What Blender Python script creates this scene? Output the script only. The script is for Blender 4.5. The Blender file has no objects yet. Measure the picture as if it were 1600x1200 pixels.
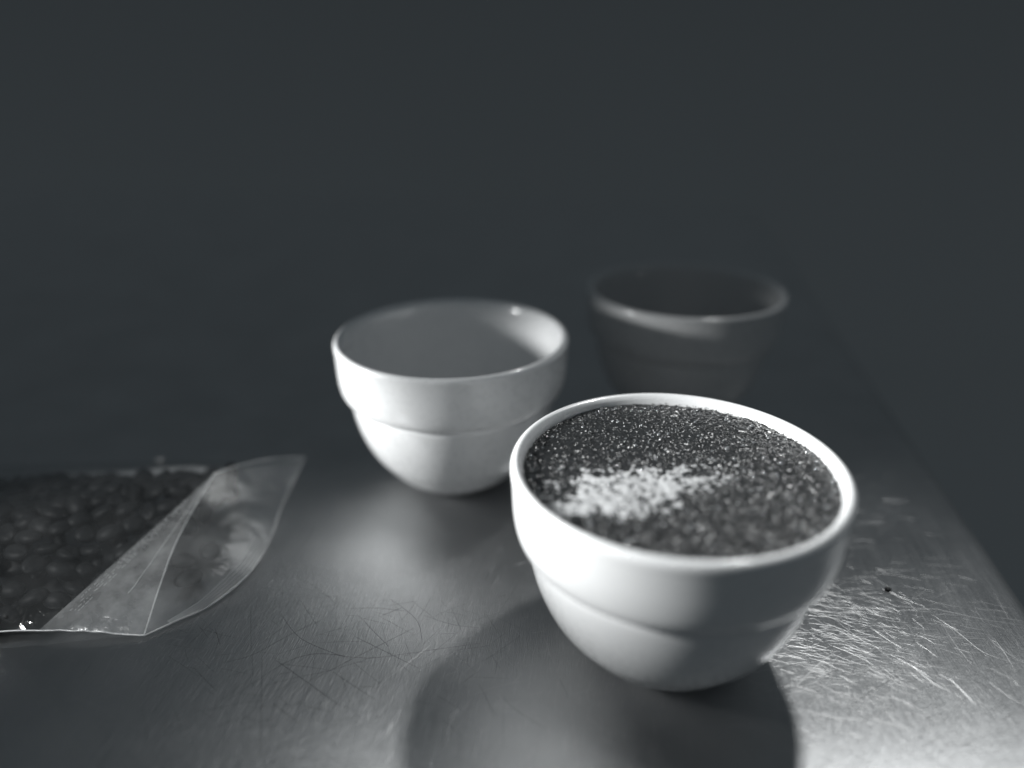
import bpy, math, random
import numpy as np
from mathutils import Vector, noise, Matrix, Euler

random.seed(7)
rng = np.random.default_rng(11)
sc = bpy.context.scene
col = sc.collection

# ------------------------------------------------------------------ camera
cam_d = bpy.data.cameras.new("camera")
cam = bpy.data.objects.new("camera", cam_d)
col.objects.link(cam)
cam.location = (0, 0, 0.168)
cam.rotation_euler = (math.radians(90 - 24.04), 0, 0)
cam_d.sensor_width = 36
cam_d.lens = 26.95
cam_d.clip_start = 0.01
cam_d.clip_end = 50
cam_d.dof.use_dof = True
cam_d.dof.focus_distance = 0.236
cam_d.dof.aperture_fstop = 2.7
sc.camera = cam

# ------------------------------------------------------------------ world, lamps, exposure
world = bpy.data.worlds.new("World")
sc.world = world
world.use_nodes = True
bg = world.node_tree.nodes["Background"]
bg.inputs[0].default_value = (0.0605, 0.0717, 0.0793, 1)
bg.inputs[1].default_value = 1.0


def aim(o, target):
    o.rotation_euler = (Vector(target) - o.location).to_track_quat('-Z', 'Y').to_euler()


def area_lamp(name, loc, target, sx, sy, watts, colr=(1, 1, 1), spread=180):
    d = bpy.data.lights.new(name, 'AREA')
    d.shape = 'RECTANGLE'
    d.size, d.size_y, d.energy, d.color = sx, sy, watts, colr
    d.spread = math.radians(spread)
    o = bpy.data.objects.new(name, d)
    col.objects.link(o)
    o.location = loc
    aim(o, target)
    return o


def spot_lamp(name, loc, target, watts, cone, blend, radius, colr=(1, 1, 1)):
    d = bpy.data.lights.new(name, 'SPOT')
    d.energy, d.spot_size, d.spot_blend, d.shadow_soft_size, d.color = watts, math.radians(cone), blend, radius, colr
    o = bpy.data.objects.new(name, d)
    col.objects.link(o)
    o.location = loc
    aim(o, target)
    return o


LC = (0.985, 1.0, 0.995)
spot_lamp("side_lamp", (-0.26, 0.146, 0.170), (0.030, 0.178, 0.076), 14.0, 27, 1.0, 0.030, LC)
spot_lamp("side_lamp", (-0.265, 0.222, 0.097), (-0.058, 0.262, 0.046), 5.2, 23, 0.9, 0.014, LC)
spot_lamp("counter_lamp", (0.235, 0.465, 0.56), (0.085, 0.148, 0.0), 5.6, 34.5, 1.0, 0.025, LC)
spot_lamp("bag_fill", (-0.25, 0.07, 0.22), (-0.122, 0.226, 0.008), 3.0, 29, 1.0, 0.015, LC)  # added fill light that brightens the bag's film and seams

sc.view_settings.view_transform = 'Standard'
sc.view_settings.look = 'None'
sc.view_settings.exposure = 0
sc.view_settings.gamma = 1
sc.view_settings.use_curve_mapping = False
sc.render.engine = 'CYCLES'
sc.cycles.use_denoising = True
sc.cycles.transparent_max_bounces = 24
sc.cycles.max_bounces = 10


# ------------------------------------------------------------------ helpers
def mesh_obj(name, verts, faces, mat=None, parent=None, smooth=True):
    me = bpy.data.meshes.new(name)
    me.from_pydata([tuple(v) for v in verts], [], faces)
    if smooth:
        me.polygons.foreach_set("use_smooth", [True] * len(me.polygons))
    me.update()
    o = bpy.data.objects.new(name, me)
    col.objects.link(o)
    if mat:
        me.materials.append(mat)
    if parent:
        o.parent = parent
    return o


def empty(name, loc=(0, 0, 0), label=None, cat=None, group=None):
    o = bpy.data.objects.new(name, None)
    o.empty_display_size = 0.01
    col.objects.link(o)
    o.location = loc
    tag(o, label, cat, group)
    return o


def tag(o, label=None, cat=None, group=None, kind=None):
    for k, v in (("label", label), ("category", cat), ("group", group), ("kind", kind)):
        if v:
            o[k] = v
    return o


class NT:
    """small node-tree helper"""

    def __init__(self, name):
        self.m = bpy.data.materials.new(name)
        self.m.use_nodes = True
        self.t = self.m.node_tree
        self.b = self.t.nodes["Principled BSDF"]
        self.out = self.t.nodes["Material Output"]

    def n(self, kind, **kw):
        nd = self.t.nodes.new(kind)
        for k, v in kw.items():
            setattr(nd, k, v)
        return nd

    def l(self, a, b):
        self.t.links.new(a, b)

    def math(self, op, a, b=None):
        nd = self.n("ShaderNodeMath", operation=op)
        for i, x in enumerate((a, b)):
            if x is None:
                continue
            if isinstance(x, (int, float)):
                nd.inputs[i].default_value = x
            else:
                self.l(x, nd.inputs[i])
        return nd.outputs[0]

    def coords(self, scale=(1, 1, 1), rot=0.0):
        tc = self.n("ShaderNodeTexCoord")
        mp = self.n("ShaderNodeMapping")
        mp.inputs["Scale"].default_value = scale
        mp.inputs["Rotation"].default_value = (0, 0, rot)
        self.l(tc.outputs["Object"], mp.inputs["Vector"])
        return mp.outputs[0]

    def noise(self, vec, scale=1.0, detail=2.0, rough=0.5):
        nd = self.n("ShaderNodeTexNoise")
        nd.inputs["Scale"].default_value = scale
        nd.inputs["Detail"].default_value = detail
        nd.inputs["Roughness"].default_value = rough
        self.l(vec, nd.inputs["Vector"])
        return nd.outputs["Fac"]

    def ramp(self, fac, stops):
        nd = self.n("ShaderNodeValToRGB")
        cr = nd.color_ramp
        while len(cr.elements) < len(stops):
            cr.elements.new(0.5)
        for e, (p, c) in zip(cr.elements, stops):
            e.position = p
            e.color = (c, c, c, 1) if isinstance(c, (int, float)) else (*c, 1)
        self.l(fac, nd.inputs[0])
        return nd.outputs[0]

    def bump(self, h, strength, dist, normal=None):
        nd = self.n("ShaderNodeBump")
        nd.inputs["Strength"].default_value = strength
        nd.inputs["Distance"].default_value = dist
        self.l(h, nd.inputs["Height"])
        if normal:
            self.l(normal, nd.inputs["Normal"])
        return nd.outputs[0]


YAW = math.radians(-8.4)   # the counter lies 8.4 degrees off the view


# ------------------------------------------------------------------ materials
def mat_steel():
    k = NT("brushed_steel")
    b = k.b
    b.inputs["Metallic"].default_value = 1.0
    # grain runs along local Y, so light spreads across it
    fine = k.noise(k.coords((2800, 230, 1)), 1.0, 3, 0.6)
    mid = k.noise(k.coords((900, 40, 1)), 1.0, 2, 0.5)
    big = k.noise(k.coords((1, 1, 1)), 26.0, 4, 0.6)
    cross = k.noise(k.coords((300, 1500, 1), 0.35), 1.0, 3, 0.6)
    k.l(k.ramp(big, [(0.3, (0.40, 0.405, 0.41)), (0.7, (0.48, 0.485, 0.49))]), b.inputs["Base Color"])
    r1 = k.math('MULTIPLY', mid, 0.14)
    r2 = k.math('MULTIPLY', big, 0.12)
    k.l(k.math('ADD', k.math('ADD', r1, r2), 0.24), b.inputs["Roughness"])
    b.inputs["Anisotropic"].default_value = 0.65
    tv = k.n("ShaderNodeCombineXYZ")
    tv.inputs[0].default_value = math.cos(YAW)
    tv.inputs[1].default_value = math.sin(YAW)
    k.l(tv.outputs[0], b.inputs["Tangent"])
    nrm = k.bump(fine, 1.0, 0.00012)
    nrm = k.bump(cross, 0.5, 0.00003, nrm)
    nrm = k.bump(mid, 0.5, 0.00006, nrm)
    k.l(nrm, b.inputs["Normal"])
    return k.m


def mat_scratch(bright):
    k = NT("bright_scratch" if bright else "dark_scratch")
    b = k.b
    b.inputs["Metallic"].default_value = 1.0 if bright else 0.2
    v = 0.58 if bright else 0.05  # dark variant: near-black base colour, rougher and barely metallic
    b.inputs["Base Color"].default_value = (v, v, v, 1)
    b.inputs["Roughness"].default_value = 0.38 if bright else 0.6
    return k.m


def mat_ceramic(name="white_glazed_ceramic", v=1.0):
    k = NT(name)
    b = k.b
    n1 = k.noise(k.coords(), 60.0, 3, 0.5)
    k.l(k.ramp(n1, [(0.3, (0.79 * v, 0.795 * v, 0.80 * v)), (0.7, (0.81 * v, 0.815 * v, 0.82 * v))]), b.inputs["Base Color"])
    n2 = k.noise(k.coords(), 420.0, 2, 0.5)
    k.l(k.ramp(n2, [(0.3, 0.24), (0.75, 0.36)]), b.inputs["Roughness"])
    b.inputs["Coat Weight"].default_value = 0.8
    b.inputs["Coat Roughness"].default_value = 0.10
    k.l(k.bump(n1, 0.15, 0.0002), b.inputs["Normal"])
    return k.m


def mat_crust():
    k = NT("wet_coffee_grounds")
    b = k.b
    n1 = k.noise(k.coords(), 900.0, 3, 0.6)
    k.l(k.ramp(n1, [(0.3, (0.006, 0.0065, 0.007)), (0.7, (0.020, 0.021, 0.022))]), b.inputs["Base Color"])
    b.inputs["Roughness"].default_value = 0.6
    b.inputs["Specular IOR Level"].default_value = 0.1
    b.inputs["Coat Weight"].default_value = 0.85
    b.inputs["Coat IOR"].default_value = 1.55
    b.inputs["Coat Roughness"].default_value = 0.21
    return k.m


def mat_pale_layer():
    k = NT("pale_coffee_layer")
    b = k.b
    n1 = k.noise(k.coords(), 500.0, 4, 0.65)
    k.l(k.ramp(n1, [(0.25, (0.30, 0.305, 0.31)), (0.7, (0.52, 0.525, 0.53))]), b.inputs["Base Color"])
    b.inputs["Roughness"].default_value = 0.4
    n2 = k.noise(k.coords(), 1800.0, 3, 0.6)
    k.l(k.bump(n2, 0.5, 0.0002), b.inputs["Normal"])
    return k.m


def mat_bubble():
    k = NT("coffee_bubble_film")
    b = k.b
    b.inputs["Base Color"].default_value = (0.12, 0.125, 0.13, 1)
    b.inputs["Roughness"].default_value = 0.06
    b.inputs["Coat Weight"].default_value = 1.0
    b.inputs["Coat IOR"].default_value = 1.8
    return k.m


def mat_bean():
    k = NT("roasted_bean")
    b = k.b
    n1 = k.noise(k.coords(), 700.0, 3, 0.6)
    k.l(k.ramp(n1, [(0.3, (0.008, 0.0085, 0.009)), (0.75, (0.020, 0.021, 0.022))]), b.inputs["Base Color"])
    b.inputs["Roughness"].default_value = 0.5
    b.inputs["Specular IOR Level"].default_value = 0.16
    k.l(k.bump(n1, 0.4, 0.0002), b.inputs["Normal"])
    return k.m


def mat_film(name, haze_amt, rough=0.16):
    """thin clear plastic: mostly see-through, glossy by Fresnel, a little milky"""
    k = NT(name)
    lw = k.n("ShaderNodeLayerWeight")
    lw.inputs["Blend"].default_value = 0.5
    fres = k.math('ADD', k.math('MULTIPLY', k.math('POWER', lw.outputs["Facing"], 5.0), 0.9), 0.11)
    nz = k.noise(k.coords(), 70.0, 4, 0.6)
    hz = k.math('MULTIPLY', k.ramp(nz, [(0.32, 0.35), (0.72, 1.5)]), haze_amt)
    fine = k.noise(k.coords(), 700.0, 3, 0.6)
    tr = k.n("ShaderNodeBsdfTransparent")
    tr.inputs[0].default_value = (0.95, 0.955, 0.96, 1)
    df = k.n("ShaderNodeBsdfDiffuse")
    df.inputs[0].default_value = (0.8, 0.81, 0.815, 1)
    tl = k.n("ShaderNodeBsdfTranslucent")
    tl.inputs[0].default_value = (0.8, 0.81, 0.815, 1)
    gl = k.n("ShaderNodeBsdfAnisotropic")
    gl.inputs["Roughness"].default_value = rough
    nrm = k.bump(fine, 0.35, 0.0003, k.bump(nz, 0.5, 0.002))
    k.l(nrm, gl.inputs["Normal"])
    k.l(nrm, df.inputs["Normal"])
    m0 = k.n("ShaderNodeMixShader")
    k.l(df.outputs[0], m0.inputs[1])
    k.l(tl.outputs[0], m0.inputs[2])
    m1 = k.n("ShaderNodeMixShader")
    k.l(hz, m1.inputs[0])
    k.l(tr.outputs[0], m1.inputs[1])
    k.l(m0.outputs[0], m1.inputs[2])
    m2 = k.n("ShaderNodeMixShader")
    k.l(fres, m2.inputs[0])
    k.l(m1.outputs[0], m2.inputs[1])
    k.l(gl.outputs[0], m2.inputs[2])
    k.l(m2.outputs[0], k.out.inputs["Surface"])
    return k.m


def mat_plain(name, v, rough, coat=0.0):
    k = NT(name)
    n1 = k.noise(k.coords(), 900.0, 3, 0.6)
    k.l(k.ramp(n1, [(0.3, v * 0.75), (0.7, v * 1.15)]), k.b.inputs["Base Color"])
    k.b.inputs["Roughness"].default_value = rough
    k.b.inputs["Coat Weight"].default_value = coat
    return k.m


M_STEEL = mat_steel()
M_BRIGHT = mat_scratch(True)
M_DARK = mat_scratch(False)
M_CER = mat_ceramic()
M_CER_SHADED = mat_ceramic("shaded_ceramic", 0.65)
M_CRUST = mat_crust()
M_PALE_LAYER = mat_pale_layer()
M_BUB = mat_bubble()
M_BEAN = mat_bean()
M_FILM = mat_film("clear_plastic_film", 0.05, 0.10)
M_MILKY = mat_film("milky_plastic_film", 0.38, 0.18)
M_GUSSET = mat_film("hazy_plastic_film", 0.20, 0.20)
M_BEAD = mat_film("sealed_plastic_edge", 0.8, 0.3)
M_CRUMB = mat_plain("coffee_crumb", 0.03, 0.5)
M_PALE = mat_plain("pale_speck", 0.45, 0.6)  # plain pale tone for the small fleck behind the bag

# ------------------------------------------------------------------ backdrop: added sweep, kept low so the counter still reflects the brighter world


def build_backdrop():
    k = NT("backdrop_sweep")
    n1 = k.noise(k.coords(), 1.5, 3, 0.5)
    k.l(k.ramp(n1, [(0.3, (0.535, 0.537, 0.537)), (0.7, (0.545, 0.547, 0.547))]), k.b.inputs["Base Color"])
    k.b.inputs["Roughness"].default_value = 0.95
    k.b.inputs["Specular IOR Level"].default_value = 0.0
    prof = [(-2.0, -0.9), (0.5, -0.9), (2.0, -0.9)]
    R = 1.35
    for i in range(1, 25):
        a = math.pi / 2 * i / 24
        prof.append((2.4 + R * math.sin(a), -0.9 + R * (1 - math.cos(a))))
    V, F = [], []
    for y, z in prof:
        V += [(-7, y, z), (7, y, z)]
    for i in range(len(prof) - 1):
        F.append((2 * i, 2 * i + 1, 2 * i + 3, 2 * i + 2))
    o = mesh_obj("backdrop", V, F, k.m)
    tag(o, kind="structure")


build_backdrop()

# ------------------------------------------------------------------ steel counter
# right edge runs through EDGE_P with direction 8.4 degrees right of straight ahead
EDGE_P = (0.1758, 0.2366)
table = empty("steel_counter", (EDGE_P[0], EDGE_P[1], 0.0))
table.rotation_euler = (0, 0, YAW)
tag(table, kind="structure")


def build_counter():
    # profile across the counter: flat top, rolled right edge, apron turned down
    R = 0.007
    prof = [(-0.95, -0.030), (-0.95, 0.0)]
    for i in range(1, 40):
        prof.append((-0.95 + 0.95 * i / 40 - R * i / 40, 0.0))
    for i in range(0, 13):
        a = math.pi / 2 * i / 12
        prof.append((-R + R * math.sin(a), -R + R * math.cos(a)))
    prof += [(0.0, -0.03), (-0.012, -0.03), (-0.012, -0.0285), (-0.0015, -0.0285)]
    ys = [-0.42 + 1.05 * j / 60 for j in range(61)] 
    V, F = [], []
    n = len(prof)
    for y in ys:
        for x, z in prof:
            V.append((x, y, z))
    for j in range(len(ys) - 1):
        for i in range(n - 1):
            a = j * n + i
            F.append((a, a + 1, a + n + 1, a + n))
    top = mesh_obj("counter_top", V, F, M_STEEL, table)
    return top


top = build_counter()
INV = (Matrix.Translation(table.location) @ Matrix.Rotation(YAW, 4, 'Z')).inverted()


def scratch_mesh(name, lines, mat, tall):
    """every scratch is a thin burr with a shallow ridge section; lines = [(points, half width)]"""
    V, F = [], []
    for pts, hw in lines:
        tl = tall * random.uniform(0.5, 1.6)
        P = [INV @ Vector((x, y, 0)) for x, y in pts]
        n = len(P)
        base = len(V)
        for i, p in enumerate(P):
            d = (P[min(i + 1, n - 1)] - P[max(i - 1, 0)])
            d.normalize()
            s = Vector((-d.y, d.x, 0))
            w = hw * (0.15 + 0.85 * math.sin(math.pi * (0.04 + 0.92 * i / max(1, n - 1))) ** 0.5)
            V.append(p + s * w + Vector((0, 0, 0.000004)))
            V.append(p + Vector((0, 0, 0.000004 + tl * w)))
            V.append(p - s * w + Vector((0, 0, 0.000004)))
        for i in range(n - 1):
            a = base + 3 * i
            F.append((a, a + 1, a + 4, a + 3))
            F.append((a + 1, a + 2, a + 5, a + 4))
    o = mesh_obj(name, V, F, mat, table, smooth=False)
    tag(o, kind="stuff")
    return o


def resample(pts, n):
    P = [Vector((x, y)) for x, y in pts]
    if len(P) == 2:
        return [tuple(P[0].lerp(P[1], i / (n - 1))) for i in range(n)]
    out = []
    m = len(P) - 1
    for i in range(n):
        t = i / (n - 1) * m
        k = min(int(t), m - 1)
        u = t - k
        p0, p1, p2, p3 = P[max(k - 1, 0)], P[k], P[k + 1], P[min(k + 2, m)]
        q = 0.5 * ((2 * p1) + (p2 - p0) * u + (2 * p0 - 5 * p1 + 4 * p2 - p3) * u * u + (3 * p1 - p0 - 3 * p2 + p3) * u ** 3)
        out.append(tuple(q))
    return out


DARK = [
    [(-0.0793, 0.1598), (-0.0745, 0.1656), (-0.0694, 0.1717), (-0.0643, 0.1759), (-0.0568, 0.1776), (-0.0429, 0.1757), (-0.0267, 0.1786), (-0.0093, 0.182)],
    [(-0.075, 0.177), (-0.0698, 0.1589), (-0.065, 0.1416)],
    [(-0.0703, 0.1749), (-0.0606, 0.1676), (-0.0479, 0.1579)],
    [(-0.0706, 0.1651), (-0.0623, 0.1681), (-0.0537, 0.1707), (-0.0429, 0.1754)],
    [(-0.0743, 0.195), (-0.0667, 0.1854), (-0.059, 0.1803), (-0.0493, 0.1759)],
    [(-0.0856, 0.1738), (-0.078, 0.177), (-0.0698, 0.1848), (-0.0617, 0.192)],
    [(-0.085, 0.1982), (-0.0783, 0.177)],
    [(-0.0406, 0.2027), (-0.0337, 0.1963), (-0.0296, 0.1907), (-0.0275, 0.1826)],
    [(-0.0529, 0.1707), (-0.0448, 0.1646), (-0.038, 0.1598)],
    [(-0.0527, 0.1976), (-0.0442, 0.1979), (-0.0337, 0.1963)],
    [(-0.0283, 0.1944), (-0.0187, 0.1901), (-0.0087, 0.1884)],
    [(-0.0486, 0.1848), (-0.0395, 0.1792), (-0.0275, 0.1717)],
    [(-0.0574, 0.1671), (-0.0496, 0.1738), (-0.037, 0.1837), (-0.031, 0.1884)],
    [(-0.0931, 0.1884), (-0.0889, 0.1809)],
    [(-0.0669, 0.1589), (-0.0573, 0.1516)],
    [(-0.0935, 0.1717), (-0.0833, 0.1627)],
    [(-0.0463, 0.1907), (-0.0373, 0.1803)],
    [(-0.0356, 0.1982), (-0.0419, 0.1942)],
]
BRIGHT = [
    [(0.1067, 0.1963), (0.1183, 0.1963), (0.132, 0.1973), (0.1371, 0.1975), (0.1413, 0.196), (0.1509, 0.1924), (0.1601, 0.1901)],
    [(0.135, 0.1948), (0.1386, 0.1878), (0.1417, 0.1789), (0.1453, 0.1758), (0.1511, 0.1727)],
    [(0.0812, 0.1648), (0.0899, 0.1727), (0.0983, 0.1789)],
    [(0.0819, 0.1565), (0.0918, 0.1677), (0.0959, 0.1727)],
    [(0.0891, 0.1707), (0.1018, 0.1722), (0.1125, 0.1727), (0.1231, 0.1697)],
    [(0.1218, 0.2004), (0.1297, 0.2029), (0.1378, 0.2075)],
    [(0.1178, 0.1727), (0.1211, 0.1658), (0.1241, 0.1629)],
    [(0.0946, 0.1583), (0.1034, 0.1639), (0.1142, 0.1697)],
    [(0.1172, 0.1667), (0.1241, 0.1658)],
    [(0.1079, 0.1833), (0.1133, 0.1866)],
    [(0.0844, 0.1789), (0.0968, 0.1789)],
    [(0.093, 0.1878), (0.1026, 0.1878)],
    [(0.1266, 0.1677), (0.1288, 0.1583)],
    [(0.1373, 0.2029), (0.1406, 0.2036)],
]


def arc(cx, cy, length, ang, bend, n=7):
    out = []
    a = ang - bend / 2
    x, y = 0.0, 0.0
    pts = [(0, 0)]
    for i in range(n - 1):
        x += math.cos(a) * length / (n - 1)
        y += math.sin(a) * length / (n - 1)
        a += bend / (n - 1) + random.gauss(0, 0.03)
        pts.append((x, y))
    mx, my = x / 2, y / 2
    return [(cx + px - mx, cy + py - my) for px, py in pts]


dark_lines = [(resample(p, 22), 0.00005 + 0.00003 * random.random()) for p in DARK]
for i in range(140):
    L = random.uniform(0.003, 0.016)
    dark_lines.append((arc(random.uniform(-0.10, 0.0), random.uniform(0.15, 0.205), L, random.uniform(0, math.pi), random.gauss(0, 0.08)), random.uniform(0.000022, 0.00004)))
bright_lines = [(resample(p, 16), 0.00009 + 0.00004 * random.random()) for p in BRIGHT]
for i in range(1900):
    L = random.choice((0.002, 0.003, 0.005, 0.009)) * random.uniform(0.7, 1.5)
    cx = random.gauss(0.108, 0.022)
    cy = random.gauss(0.177, 0.018)
    if cx > 0.163 or cx < 0.06:
        continue
    a = random.gauss(-0.05, 0.5) if random.random() < 0.8 else random.uniform(0.3, 1.4)
    bright_lines.append((arc(cx, cy, L, a, random.gauss(0, 0.45)), random.uniform(0.000028, 0.00007)))
for i in range(220):
    L = random.uniform(0.003, 0.012)
    bright_lines.append((arc(random.uniform(0.06, 0.16), random.uniform(0.15, 0.29), L, random.uniform(-0.4, 0.5), random.gauss(0, 0.4)), random.uniform(0.00005, 0.00010)))
for i in range(260):   # wear on the rest of the counter, out of the strongest light
    L = random.uniform(0.003, 0.02)
    (bright_lines if i % 2 else dark_lines).append((arc(random.uniform(-0.22, 0.15), random.uniform(0.09, 0.34), L, random.uniform(0, math.pi), random.gauss(0, 0.4)), random.uniform(0.00003, 0.00005)))
for i in range(1500):  # short strokes that follow the grain, and finer ones across it
    L = random.uniform(0.0015, 0.006)
    a = math.pi / 2 + YAW + random.gauss(0, 0.14) if i % 4 else random.uniform(0, math.pi)
    bright_lines.append((arc(random.uniform(-0.12, 0.05), random.uniform(0.13, 0.225), L, a, random.gauss(0, 0.08), 4), random.uniform(0.00003, 0.00006)))
scratch_mesh("bright_scratches", bright_lines, M_BRIGHT, 0.20)
scratch_mesh("dark_scratches", dark_lines, M_DARK, 0.25)

# ------------------------------------------------------------------ cupping bowls
CUP_H = 0.063
ZR = CUP_H


def smooth_profile(pts, n):
    return resample(pts, n)


OUT_BODY = [(0.0180, 0.0004), (0.0222, 0.0026), (0.0266, 0.0062), (0.0304, 0.0108), (0.0336, 0.0150), (0.0361, 0.0196), (0.0381, 0.0245), (0.0395, 0.0292), (0.0404, 0.0335), (0.0409, 0.0370), (0.0409, 0.0388), (0.0405, 0.0397), (0.0400, 0.0402)]
BAND = [(0.0400, 0.0402), (0.0411, 0.0402), (0.0424, 0.0406), (0.0436, 0.0416), (0.0445, 0.0434), (0.0451, 0.0460), (0.0455, 0.0500), (0.0457, 0.0550), (0.0459, 0.0590), (0.04605, 0.0605)]
RIM = [(0.04605, 0.0605), (0.0460, 0.0617), (0.0455, 0.0626), (0.0446, 0.0630), (0.0436, 0.0627), (0.0428, 0.0618), (0.0424, 0.0606)]
INSIDE = [(0.0424, 0.0606), (0.0421, 0.0585), (0.0417, 0.0540), (0.0410, 0.0480), (0.0398, 0.0410), (0.0380, 0.0330), (0.0352, 0.0240), (0.0310, 0.0160), (0.0250, 0.0100), (0.0170, 0.0064), (0.0080, 0.0052), (0.0, 0.0050)]
FOOT = [(0.0, 0.0012), (0.0140, 0.0012), (0.0146, 0.0002), (0.0152, 0.0), (0.0170, 0.0), (0.0180, 0.0004)]


def lathe(name, prof, mat, parent, seg=144, res=None):
    if res:
        prof = resample(prof, res)
    V, F = [], []
    n = len(prof)
    for r, z in prof:
        for k in range(seg):
            a = 2 * math.pi * k / seg
            V.append((max(r, 1e-5) * math.cos(a), max(r, 1e-5) * math.sin(a), z))
    for i in range(n - 1):
        for k in range(seg):
            k2 = (k + 1) % seg
            F.append((i * seg + k, i * seg + k2, (i + 1) * seg + k2, (i + 1) * seg + k))
    return mesh_obj(name, V, F, mat, parent)


def make_bowl(loc, label):
    root = empty("cupping_bowl", loc, label, "bowl", "cupping bowls on the steel counter")
    lathe("lower_body", OUT_BODY, M_CER, root, res=48)
    lathe("shoulder_band", BAND, M_CER, root, res=48)
    lathe("rim", RIM, M_CER, root, res=30)
    lathe("inner_wall", INSIDE, M_CER, root, res=60)
    lathe("foot_ring", FOOT, M_CER, root)
    return root


def copy_tree(o, parent=None):
    c = o.copy()
    col.objects.link(c)
    c.parent = parent
    for ch in list(o.children):
        copy_tree(ch, c)
    return c


C1 = (0.0455, 0.1834, 0.0)
C2 = (-0.0238, 0.2844, 0.0)
C3 = (0.0815, 0.3470, 0.0)
bowl = make_bowl(C1, "white ceramic bowl in front, filled to the brim with coffee crust")
b2 = copy_tree(bowl)
b2.location = C2
b2.rotation_euler.z = 1.1
b2["label"] = "empty white ceramic bowl lit from the left, behind the filled bowl"
b3 = copy_tree(bowl)
b3.location = C3
b3.rotation_euler.z = 2.3
for part in b3.children:      # far bowl's shade is put into a darker copy of the ceramic
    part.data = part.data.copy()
    part.data.materials[0] = M_CER_SHADED
b3["label"] = "farthest bowl, blurred in the dark with only its front rim catching light"

# ------------------------------------------------------------------ coffee in the front bowl
COF_Z = 0.0602
coffee = empty("brewed_coffee", (C1[0], C1[1], COF_Z), "dark coffee with grainy floating crust and a pale patch, in the front bowl", "coffee")
NG = 620
RC = 0.04235
step = 2 * RC / (NG - 1)
ax = np.linspace(-RC, RC, NG)
GX, GY = np.meshgrid(ax, ax)
RR = np.hypot(GX, GY)


def value_noise(scale, seed):
    r = np.random.default_rng(seed)
    m = int(2 * RC / scale) + 4
    g = r.random((m, m))
    fx = (GX + RC) / scale
    fy = (GY + RC) / scale
    ix = fx.astype(int)
    iy = fy.astype(int)
    tx = fx - ix
    ty = fy - iy
    tx = tx * tx * (3 - 2 * tx)
    ty = ty * ty * (3 - 2 * ty)
    return (g[iy, ix] * (1 - tx) + g[iy, ix + 1] * tx) * (1 - ty) + (g[iy + 1, ix] * (1 - tx) + g[iy + 1, ix + 1] * tx) * ty


base_h = np.full((NG, NG), -0.0003) + 0.0006 * (value_noise(0.012, 1) - 0.5) + 0.0003 * (value_noise(0.004, 2) - 0.5)
rough_h = 0.00050 * (value_noise(0.0011, 3) - 0.5) + 0.00030 * (value_noise(0.00065, 4) - 0.5) + 0.00035 * np.abs(value_noise(0.0017, 14) - 0.5)
Hh = base_h + rough_h
for i in range(2600):
    a = rng.uniform(0, 2 * math.pi)
    rad = RC * math.sqrt(rng.random())
    gx, gy = rad * math.cos(a), rad * math.sin(a)
    r0 = rng.uniform(0.00022, 0.00060)
    el = rng.uniform(1.0, 1.9)
    an = rng.uniform(0, math.pi)
    w = int(r0 * el / step) + 2
    ci = int((gx + RC) / step)
    cj = int((gy + RC) / step)
    i0, i1, j0, j1 = max(ci - w, 0), min(ci + w + 1, NG), max(cj - w, 0), min(cj + w + 1, NG)
    dx = GX[j0:j1, i0:i1] - gx
    dy = GY[j0:j1, i0:i1] - gy
    u = (dx * math.cos(an) + dy * math.sin(an)) / (r0 * el)
    v = (-dx * math.sin(an) + dy * math.cos(an)) / r0
    q = 1 - u * u - v * v
    hgt = base_h[min(cj, NG - 1), min(ci, NG - 1)] - 0.15 * r0 + 0.7 * r0 * np.sqrt(np.maximum(q, 0))
    sub = Hh[j0:j1, i0:i1]
    np.maximum(sub, np.where(q > 0, hgt, -1), out=sub)


for _ in range(2):   # water film rounds the grains off
    Hh[1:-1, 1:-1] = 0.4 * Hh[1:-1, 1:-1] + 0.15 * (Hh[2:, 1:-1] + Hh[:-2, 1:-1] + Hh[1:-1, 2:] + Hh[1:-1, :-2])


def height_mesh(name, Z, mask, mat):
    idx = -np.ones(Z.shape, int)
    fm = mask[:-1, :-1] & mask[1:, :-1] & mask[:-1, 1:] & mask[1:, 1:]
    vm = np.zeros(Z.shape, bool)
    vm[:-1, :-1] |= fm
    vm[1:, :-1] |= fm
    vm[:-1, 1:] |= fm
    vm[1:, 1:] |= fm
    idx[vm] = np.arange(vm.sum())
    co = np.stack([GX[vm], GY[vm], Z[vm]], 1).astype(np.float32)
    jj, ii = np.nonzero(fm)
    quads = np.stack([idx[jj, ii], idx[jj, ii + 1], idx[jj + 1, ii + 1], idx[jj + 1, ii]], 1).astype(np.int32)
    me = bpy.data.meshes.new(name)
    me.vertices.add(len(co))
    me.vertices.foreach_set("co", co.ravel())
    me.loops.add(quads.size)
    me.loops.foreach_set("vertex_index", quads.ravel())
    me.polygons.add(len(quads))
    me.polygons.foreach_set("loop_start", np.arange(0, quads.size, 4, dtype=np.int32))
    me.polygons.foreach_set("use_smooth", np.ones(len(quads), bool))
    me.update(calc_edges=True)
    me.validate()
    me.materials.append(mat)
    o = bpy.data.objects.new(name, me)
    col.objects.link(o)
    o.parent = coffee
    return o


height_mesh("crust", Hh, RR < RC, M_CRUST)

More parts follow.
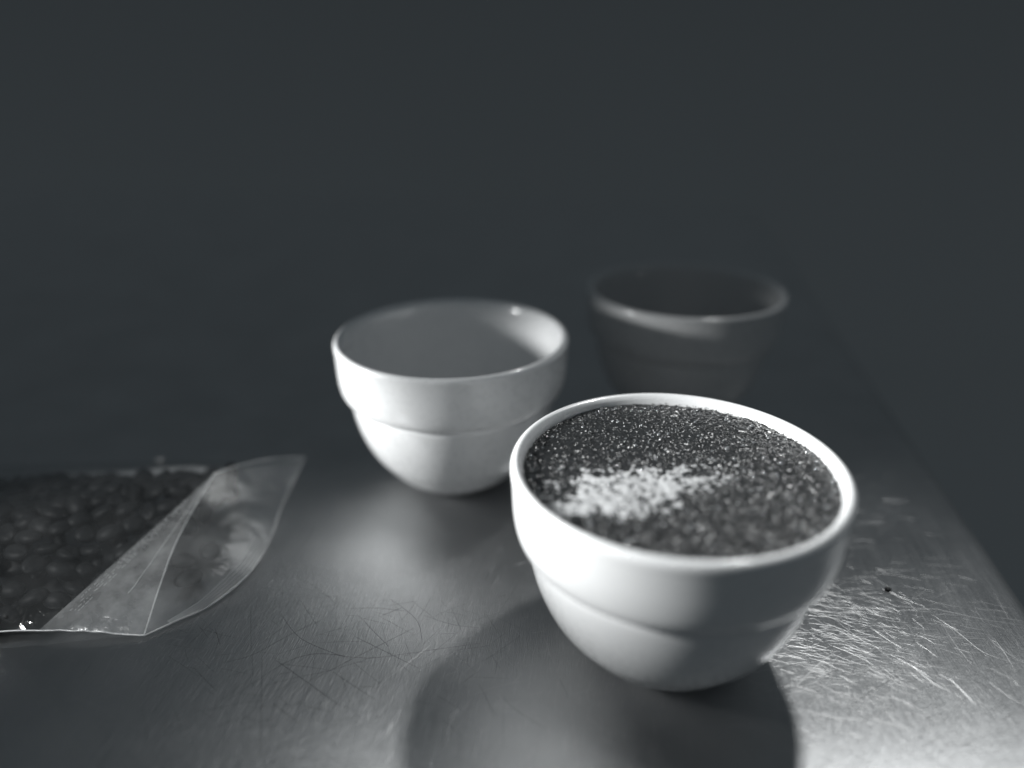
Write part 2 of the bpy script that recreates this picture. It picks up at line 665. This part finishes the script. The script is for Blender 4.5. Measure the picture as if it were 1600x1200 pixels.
# a shallow pale layer that fills the hollows along a diagonal swirl, grains poke through
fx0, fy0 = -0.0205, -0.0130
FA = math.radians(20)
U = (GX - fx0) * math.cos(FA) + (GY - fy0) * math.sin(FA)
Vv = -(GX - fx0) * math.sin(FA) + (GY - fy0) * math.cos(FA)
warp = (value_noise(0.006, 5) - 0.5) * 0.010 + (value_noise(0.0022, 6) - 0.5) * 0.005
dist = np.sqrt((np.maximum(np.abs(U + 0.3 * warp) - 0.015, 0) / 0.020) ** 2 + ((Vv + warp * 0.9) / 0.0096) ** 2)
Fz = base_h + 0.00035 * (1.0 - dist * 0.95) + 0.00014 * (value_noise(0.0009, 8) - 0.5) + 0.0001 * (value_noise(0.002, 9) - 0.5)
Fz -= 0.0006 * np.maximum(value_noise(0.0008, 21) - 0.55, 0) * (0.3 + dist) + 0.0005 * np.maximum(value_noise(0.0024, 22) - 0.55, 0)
pale_mask = (Fz > Hh - 0.00006) & (RR < RC - 0.001) & (dist < 1.7)
# a few thin pale rafts elsewhere
raft = (value_noise(0.005, 12) * 0.6 + value_noise(0.0016, 13) * 0.4)
height_mesh("pale_layer", Fz, pale_mask, M_PALE_LAYER)


def dome_set(name, spots, mat, parent, kind="stuff", squash=0.8):
    V, F = [], []
    nr, ns = 4, 8
    for (x, y, z, r) in spots:
        b0 = len(V)
        for i in range(nr):
            ph = math.pi / 2 * i / nr
            for k in range(ns):
                a = 2 * math.pi * k / ns
                V.append((x + r * math.cos(ph) * math.cos(a), y + r * math.cos(ph) * math.sin(a), z + squash * r * math.sin(ph)))
        V.append((x, y, z + squash * r))
        for i in range(nr - 1):
            for k in range(ns):
                F.append((b0 + i * ns + k, b0 + i * ns + (k + 1) % ns, b0 + (i + 1) * ns + (k + 1) % ns, b0 + (i + 1) * ns + k))
        for k in range(ns):
            F.append((b0 + (nr - 1) * ns + k, b0 + (nr - 1) * ns + (k + 1) % ns, b0 + nr * ns))
    o = mesh_obj(name, V, F, mat, parent)
    tag(o, kind=kind)
    return o


def h_at(x, y):
    i = int(round((x + RC) / step))
    j = int(round((y + RC) / step))
    return float(Hh[min(max(j, 0), NG - 1), min(max(i, 0), NG - 1)])


spots = []
for i in range(420):
    if i < 130:      # bubbles gathered along the wall
        a = random.uniform(0, 2 * math.pi)
        rr = RC - abs(random.gauss(0.002, 0.0015))
    else:
        a = random.uniform(0, 2 * math.pi)
        rr = (RC - 0.001) * math.sqrt(random.random())
    x, y = rr * math.cos(a), rr * math.sin(a)
    r = random.choice((0.00025, 0.00035, 0.0005, 0.0007)) * random.uniform(0.7, 1.2)
    if math.hypot(x, y) + r > RC:
        continue
    spots.append((x, y, h_at(x, y) - 0.2 * r, r))
dome_set("bubbles", spots, M_BUB, coffee)

# grounds stuck to the wall just above the liquid
spots = []
for i in range(260):
    a = random.gauss(0.75, 0.55) if i < 170 else random.uniform(0, 2 * math.pi)
    zz = abs(random.gauss(0, 0.0003))
    r = random.uniform(0.00008, 0.00024)
    rr = 0.04235 + 0.05 * zz - r * 0.4
    spots.append((rr * math.cos(a), rr * math.sin(a), zz - 0.0002, r))
dome_set("stuck_grounds", spots, M_CRUMB, coffee)

# ------------------------------------------------------------------ clear bag of beans
A_ = Vector((-0.1134, 0.1841, 0.0010))
D1 = Vector((-0.1454, 0.1841, 0.0030))
B_ = Vector((-0.1100, 0.2452, 0.0225))
C_ = Vector((-0.0899, 0.2896, 0.0040))
F_ = Vector((-0.1130, 0.2860, 0.0040))


def spline(pts, t):
    m = len(pts) - 1
    s = min(max(t, 0), 1) * m
    k = min(int(s), m - 1)
    u = s - k
    p0, p1, p2, p3 = pts[max(k - 1, 0)], pts[k], pts[k + 1], pts[min(k + 2, m)]
    return 0.5 * ((2 * p1) + (p2 - p0) * u + (2 * p0 - 5 * p1 + 4 * p2 - p3) * u * u + (3 * p1 - p0 - 3 * p2 + p3) * u ** 3)


def wrinkle(p, s=60, a=0.0006):
    return a * (noise.noise(p * s) + 0.5 * noise.noise(p * s * 2.3))


bag = empty("bean_bag", (-0.16, 0.235, 0.0), "clear plastic bag of dark roasted beans lying on the counter at left", "bag")
BO = bag.location.copy()


def grid_part(name, fn, nu, nv, mat, parent=bag):
    V, F = [], []
    for i in range(nu + 1):
        for j in range(nv + 1):
            V.append(fn(i / nu, j / nv) - BO)
    for i in range(nu):
        for j in range(nv):
            a = i * (nv + 1) + j
            F.append((a, a + 1, a + nv + 2, a + nv + 1))
    return mesh_obj(name, V, F, mat, parent)


END = [D1, D1.lerp(B_, 0.33) + Vector((0.0015, 0, 0.001)), D1.lerp(B_, 0.7) + Vector((0.001, 0, 0.0012)), B_, B_.lerp(F_, 0.5) + Vector((0, 0, 0.002)), F_]


def left_curve(v):
    return Vector((-0.315, 0.155 + 0.128 * v, 0.003 + 0.017 * math.sin(math.pi * v ** 0.75) ** 0.8))


def film_top(u, v):
    e = spline(END, v)
    l = left_curve(v)
    p = e.lerp(l, u)
    # near the end the heap rises quickly to its full height
    full = 0.003 + 0.0215 * (1 - 0.25 * u) * math.sin(math.pi * min(max(v, 0), 1) ** 0.75) ** 0.8
    k = min(1.0, u * 5.0)
    k = k * k * (3 - 2 * k)
    p.z = p.z * (1 - k) + max(p.z, full) * k
    # near seam is not straight
    if v < 0.3:
        p.y += 0.0015 * math.sin(u * 22) * (1 - v / 0.3)
    p.z += wrinkle(p, 55, 0.0007) * math.sin(math.pi * v)
    p.z = max(p.z, 0.0016)
    return p


def ab(s):
    return spline([A_, A_.lerp(B_, 0.5) + Vector((-0.002, 0, 0.0015)), B_], s)


BOT = [A_, Vector((-0.1060, 0.1905, 0.0012)), Vector((-0.0978, 0.1982, 0.0012)), Vector((-0.0899, 0.2130, 0.0022)), Vector((-0.0884, 0.2313, 0.0018)), Vector((-0.0906, 0.2566, 0.0014)), Vector((-0.0905, 0.2740, 0.0022)), C_]


def ac(s):
    return spline(BOT, s)


def tri_panel(s, t):          # between the heap's end ridge and the free edge A-B
    p = (D1.lerp(B_, s) + Vector((0.0012, 0, 0.001)) * math.sin(math.pi * s)).lerp(ab(s), t)
    w = math.sin(math.pi * t) * (1 - s)
    p.z += (0.0042 * (1 - s) ** 2 * min(1.0, 0.2 + 4 * s) - 0.003 * math.sin(math.pi * s)) * w + (wrinkle(p, 70, 0.0010) + wrinkle(p, 240, 0.0004)) * w
    p.z = max(p.z, 0.0012)
    return p


def gusset(s, t):             # open end: from free edge A-B down to the sheet's edge on the counter
    p = ab(s).lerp(ac(s), t)
    w = math.sin(math.pi * t) * math.sin(math.pi * min(1, s * 1.0))
    p.z += 0.0018 * w + (wrinkle(p, 80, 0.0010) + wrinkle(p, 260, 0.00018)) * w
    p.x += 0.002 * w
    p.z = max(p.z, 0.0010)
    return p


def bottom_sheet(u, v):
    y0 = 0.1850 + (0.2880 - 0.1850) * v
    r = ac(0.0)
    # right boundary by marching the edge curve
    best = min((abs(ac(k / 60).y - y0), k) for k in range(61))[1]
    r = ac(best / 60)
    x = (r.x - 0.001) * (1 - u) + (-0.315) * u
    y = y0 - 0.03 * u * (1 - v)
    return Vector((x, y, 0.0006 + 0.0002 * noise.noise(Vector((x * 90, y * 90, 0)))))


film = grid_part("top_film", film_top, 70, 44, M_FILM)
tri = grid_part("corner_panel", tri_panel, 60, 30, M_MILKY)
gus = grid_part("end_gusset", gusset, 60, 36, M_GUSSET)


def back_seal(u, v):          # the heat-sealed far seam stands up behind the heap
    x = -0.116 - 0.20 * u
    h = 0.0055 + 0.0010 * math.sin(u * 19)
    p = Vector((x, 0.263 + 0.008 * v + 0.0015 * math.sin(u * 14), 0.003 + h * v))
    p.y += wrinkle(p, 90, 0.0012)
    return p


seal = grid_part("back_seal", back_seal, 60, 8, M_BEAD)
bot = grid_part("bottom_film", bottom_sheet, 40, 24, M_FILM)


def tube(name, pts, rad, mat, parent, ns=6):
    V, F = [], []
    n = len(pts)
    for i, p in enumerate(pts):
        d = (pts[min(i + 1, n - 1)] - pts[max(i - 1, 0)]).normalized()
        s = d.cross(Vector((0, 0, 1)))
        if s.length < 1e-4:
            s = Vector((1, 0, 0))
        s.normalize()
        t = s.cross(d)
        for k in range(ns):
            a = 2 * math.pi * k / ns
            V.append(p + (s * math.cos(a) + t * math.sin(a)) * rad - BO)
    for i in range(n - 1):
        for k in range(ns):
            F.append((i * ns + k, i * ns + (k + 1) % ns, (i + 1) * ns + (k + 1) % ns, (i + 1) * ns + k))
    return mesh_obj(name, V, F, mat, parent)


tube("sealed_edge", [film_top(1 - i / 60, 0.0) for i in range(61)], 0.00030, M_BEAD, film)
tube("sealed_edge", [tri_panel(0.0, i / 30) for i in range(31)], 0.00030, M_BEAD, tri)
tube("sealed_edge", [ab(i / 40) for i in range(41)], 0.00026, M_BEAD, gus)
tube("sealed_edge", [ac(i / 60) for i in range(61)], 0.00028, M_BEAD, gus)
tube("sealed_edge", [B_.lerp(C_, i / 30) + Vector((0, 0, 0.002 * math.sin(math.pi * i / 30))) for i in range(31)], 0.00030, M_BEAD, gus)
tube("sealed_edge", [back_seal(i / 60, 1.0) for i in range(61)], 0.00028, M_BEAD, seal)
tube("fold_crease", [tri_panel(0.22 + 0.62 * i / 30, 0.62 + 0.12 * i / 30) + Vector((0, 0, 0.0002)) for i in range(31)], 0.00014, M_BEAD, tri)
for q in range(4):
    tube("seal_rib", [gusset(0.12 + 0.5 * i / 30, 0.95 - 0.05 * q) + Vector((0, 0, 0.0001)) for i in range(31)], 0.00009, M_BEAD, gus)


def zip_dashes():
    V, F = [], []
    for row in range(4):
        t = 0.07 + 0.05 * row
        s = 0.10
        while s < 0.80:
            ln = random.uniform(0.006, 0.022)
            if random.random() < 0.72:
                p = tri_panel(s, t + random.uniform(-0.008, 0.008)) + Vector((0, 0, 0.00010))
                q = tri_panel(s + ln, t) + Vector((0, 0, 0.00010))
                d = (q - p).normalized()
                sd = d.cross(Vector((0, 0, 1))).normalized() * 0.00013
                b0 = len(V)
                up = Vector((0, 0, 0.00018))
                V += [p + sd - BO, p - sd - BO, q - sd - BO, q + sd - BO, p + up - BO, q + up - BO]
                F += [(b0, b0 + 4, b0 + 5, b0 + 3), (b0 + 1, b0 + 2, b0 + 5, b0 + 4), (b0, b0 + 1, b0 + 4), (b0 + 2, b0 + 3, b0 + 5)]
            s += ln + random.uniform(0.004, 0.012)
    o = mesh_obj("zip_seal", V, F, M_BEAD, tri, smooth=False)
    tag(o, kind="stuff")


zip_dashes()


# beans ------------------------------------------------------------
def bean_mesh():
    V, F = [], []
    nr, ns = 14, 20
    a, b, c = 0.0046, 0.0035, 0.0027
    for i in range(nr + 1):
        th = math.pi * i / nr
        for k in range(ns):
            ph = 2 * math.pi * k / ns
            x = a * math.cos(th)
            y = b * math.sin(th) * math.cos(ph)
            z = c * math.sin(th) * math.sin(ph)
            if z > 0:            # flat face with the centre cut
                z *= 0.62
                s = 0.0005 * math.sin(x / a * 2.6)
                g = math.exp(-((y - s) / 0.0005) ** 2) * max(0.0, 1 - (x / a) ** 4)
                z -= 0.0009 * g
            V.append((x, y, z))
    for i in range(nr):
        for k in range(ns):
            F.append((i * ns + k, i * ns + (k + 1) % ns, (i + 1) * ns + (k + 1) % ns, (i + 1) * ns + k))
    me = bpy.data.meshes.new("coffee_bean")
    me.from_pydata(V, [], F)
    me.polygons.foreach_set("use_smooth", [True] * len(me.polygons))
    me.materials.append(M_BEAN)
    return me


BEAN = bean_mesh()
BG = "roasted beans inside the clear bag"


def bean(p, e, label, s=1.0):
    o = bpy.data.objects.new("coffee_bean", BEAN)
    col.objects.link(o)
    o.location = p
    o.rotation_euler = e
    o.scale = (s, s * random.uniform(0.92, 1.05), s)
    tag(o, label, "bean", BG)
    return o


LB = "dark roasted coffee bean in the heap under the clear film"
placed = []
tries = 0
while tries < 9000 and len(placed) < 180:
    tries += 1
    u, v = random.random() ** 1.2 * 0.62, random.uniform(0.06, 0.80)
    p = film_top(u, v)
    q = p - Vector((0, 0, 0.0052))
    if p.z < 0.0088:
        continue
    if q.x < -0.225:
        continue
    if any((q - r).length < 0.0060 for r in placed):
        continue
    placed.append(q)
for q in placed:
    flip = math.pi if random.random() < 0.6 else 0.0
    bean(q, (flip + random.gauss(0, 0.35), random.gauss(0, 0.3), random.uniform(0, 6.28)), LB, random.uniform(0.88, 1.05))
low = []
for q in placed:                 # a second layer carries the first
    if q.z > 0.0085:
        r = q + Vector((random.uniform(-0.003, 0.003), random.uniform(-0.003, 0.003), max(-0.0058, 0.0032 - q.z)))
        if all((r - t).length > 0.0058 for t in low):
            low.append(r)
            bean(r, (random.uniform(0, 6.28), random.gauss(0, 0.3), random.uniform(0, 6.28)), LB)
bean((-0.1085, 0.2085, 0.0034), (math.pi, 0.1, 0.9), "front one of three loose beans behind the bag's clear end", 1.1)
bean((-0.1062, 0.2225, 0.0042), (math.pi, 0, 2.0), "rightmost and roundest of three loose beans behind the bag's clear end")
bean((-0.1135, 0.2165, 0.0042), (math.pi, 0.2, 0.2), "middle one of three loose beans, touching the fold line of the bag's clear end")

# small things on the counter ---------------------------------------------


def crumb(name, loc, r, mat, label, cat, squash=0.6):
    V, F = [], []
    nr, ns = 6, 10
    for i in range(nr + 1):
        th = math.pi * i / nr
        for k in range(ns):
            ph = 2 * math.pi * k / ns
            d = Vector((math.sin(th) * math.cos(ph) * 1.25, math.sin(th) * math.sin(ph), math.cos(th) * squash))
            V.append(d * r * (1 + 0.25 * noise.noise(d * 2.1 + Vector((loc[0] * 50, loc[1] * 50, 0)))))
    for i in range(nr):
        for k in range(ns):
            F.append((i * ns + k, i * ns + (k + 1) % ns, (i + 1) * ns + (k + 1) % ns, (i + 1) * ns + k))
    o = mesh_obj(name, V, F, mat)
    o.location = (loc[0], loc[1], r * squash * 0.9)
    tag(o, label, cat)
    return o


crumb("coffee_ground", (0.1261, 0.2068), 0.0009, M_CRUMB, "tiny dark speck of coffee on bare steel right of the front bowl", "crumb")
crumb("pale_fleck", (-0.1542, 0.2927), 0.0016, M_PALE, "small blurred pale fleck just behind the bean bag", "crumb")
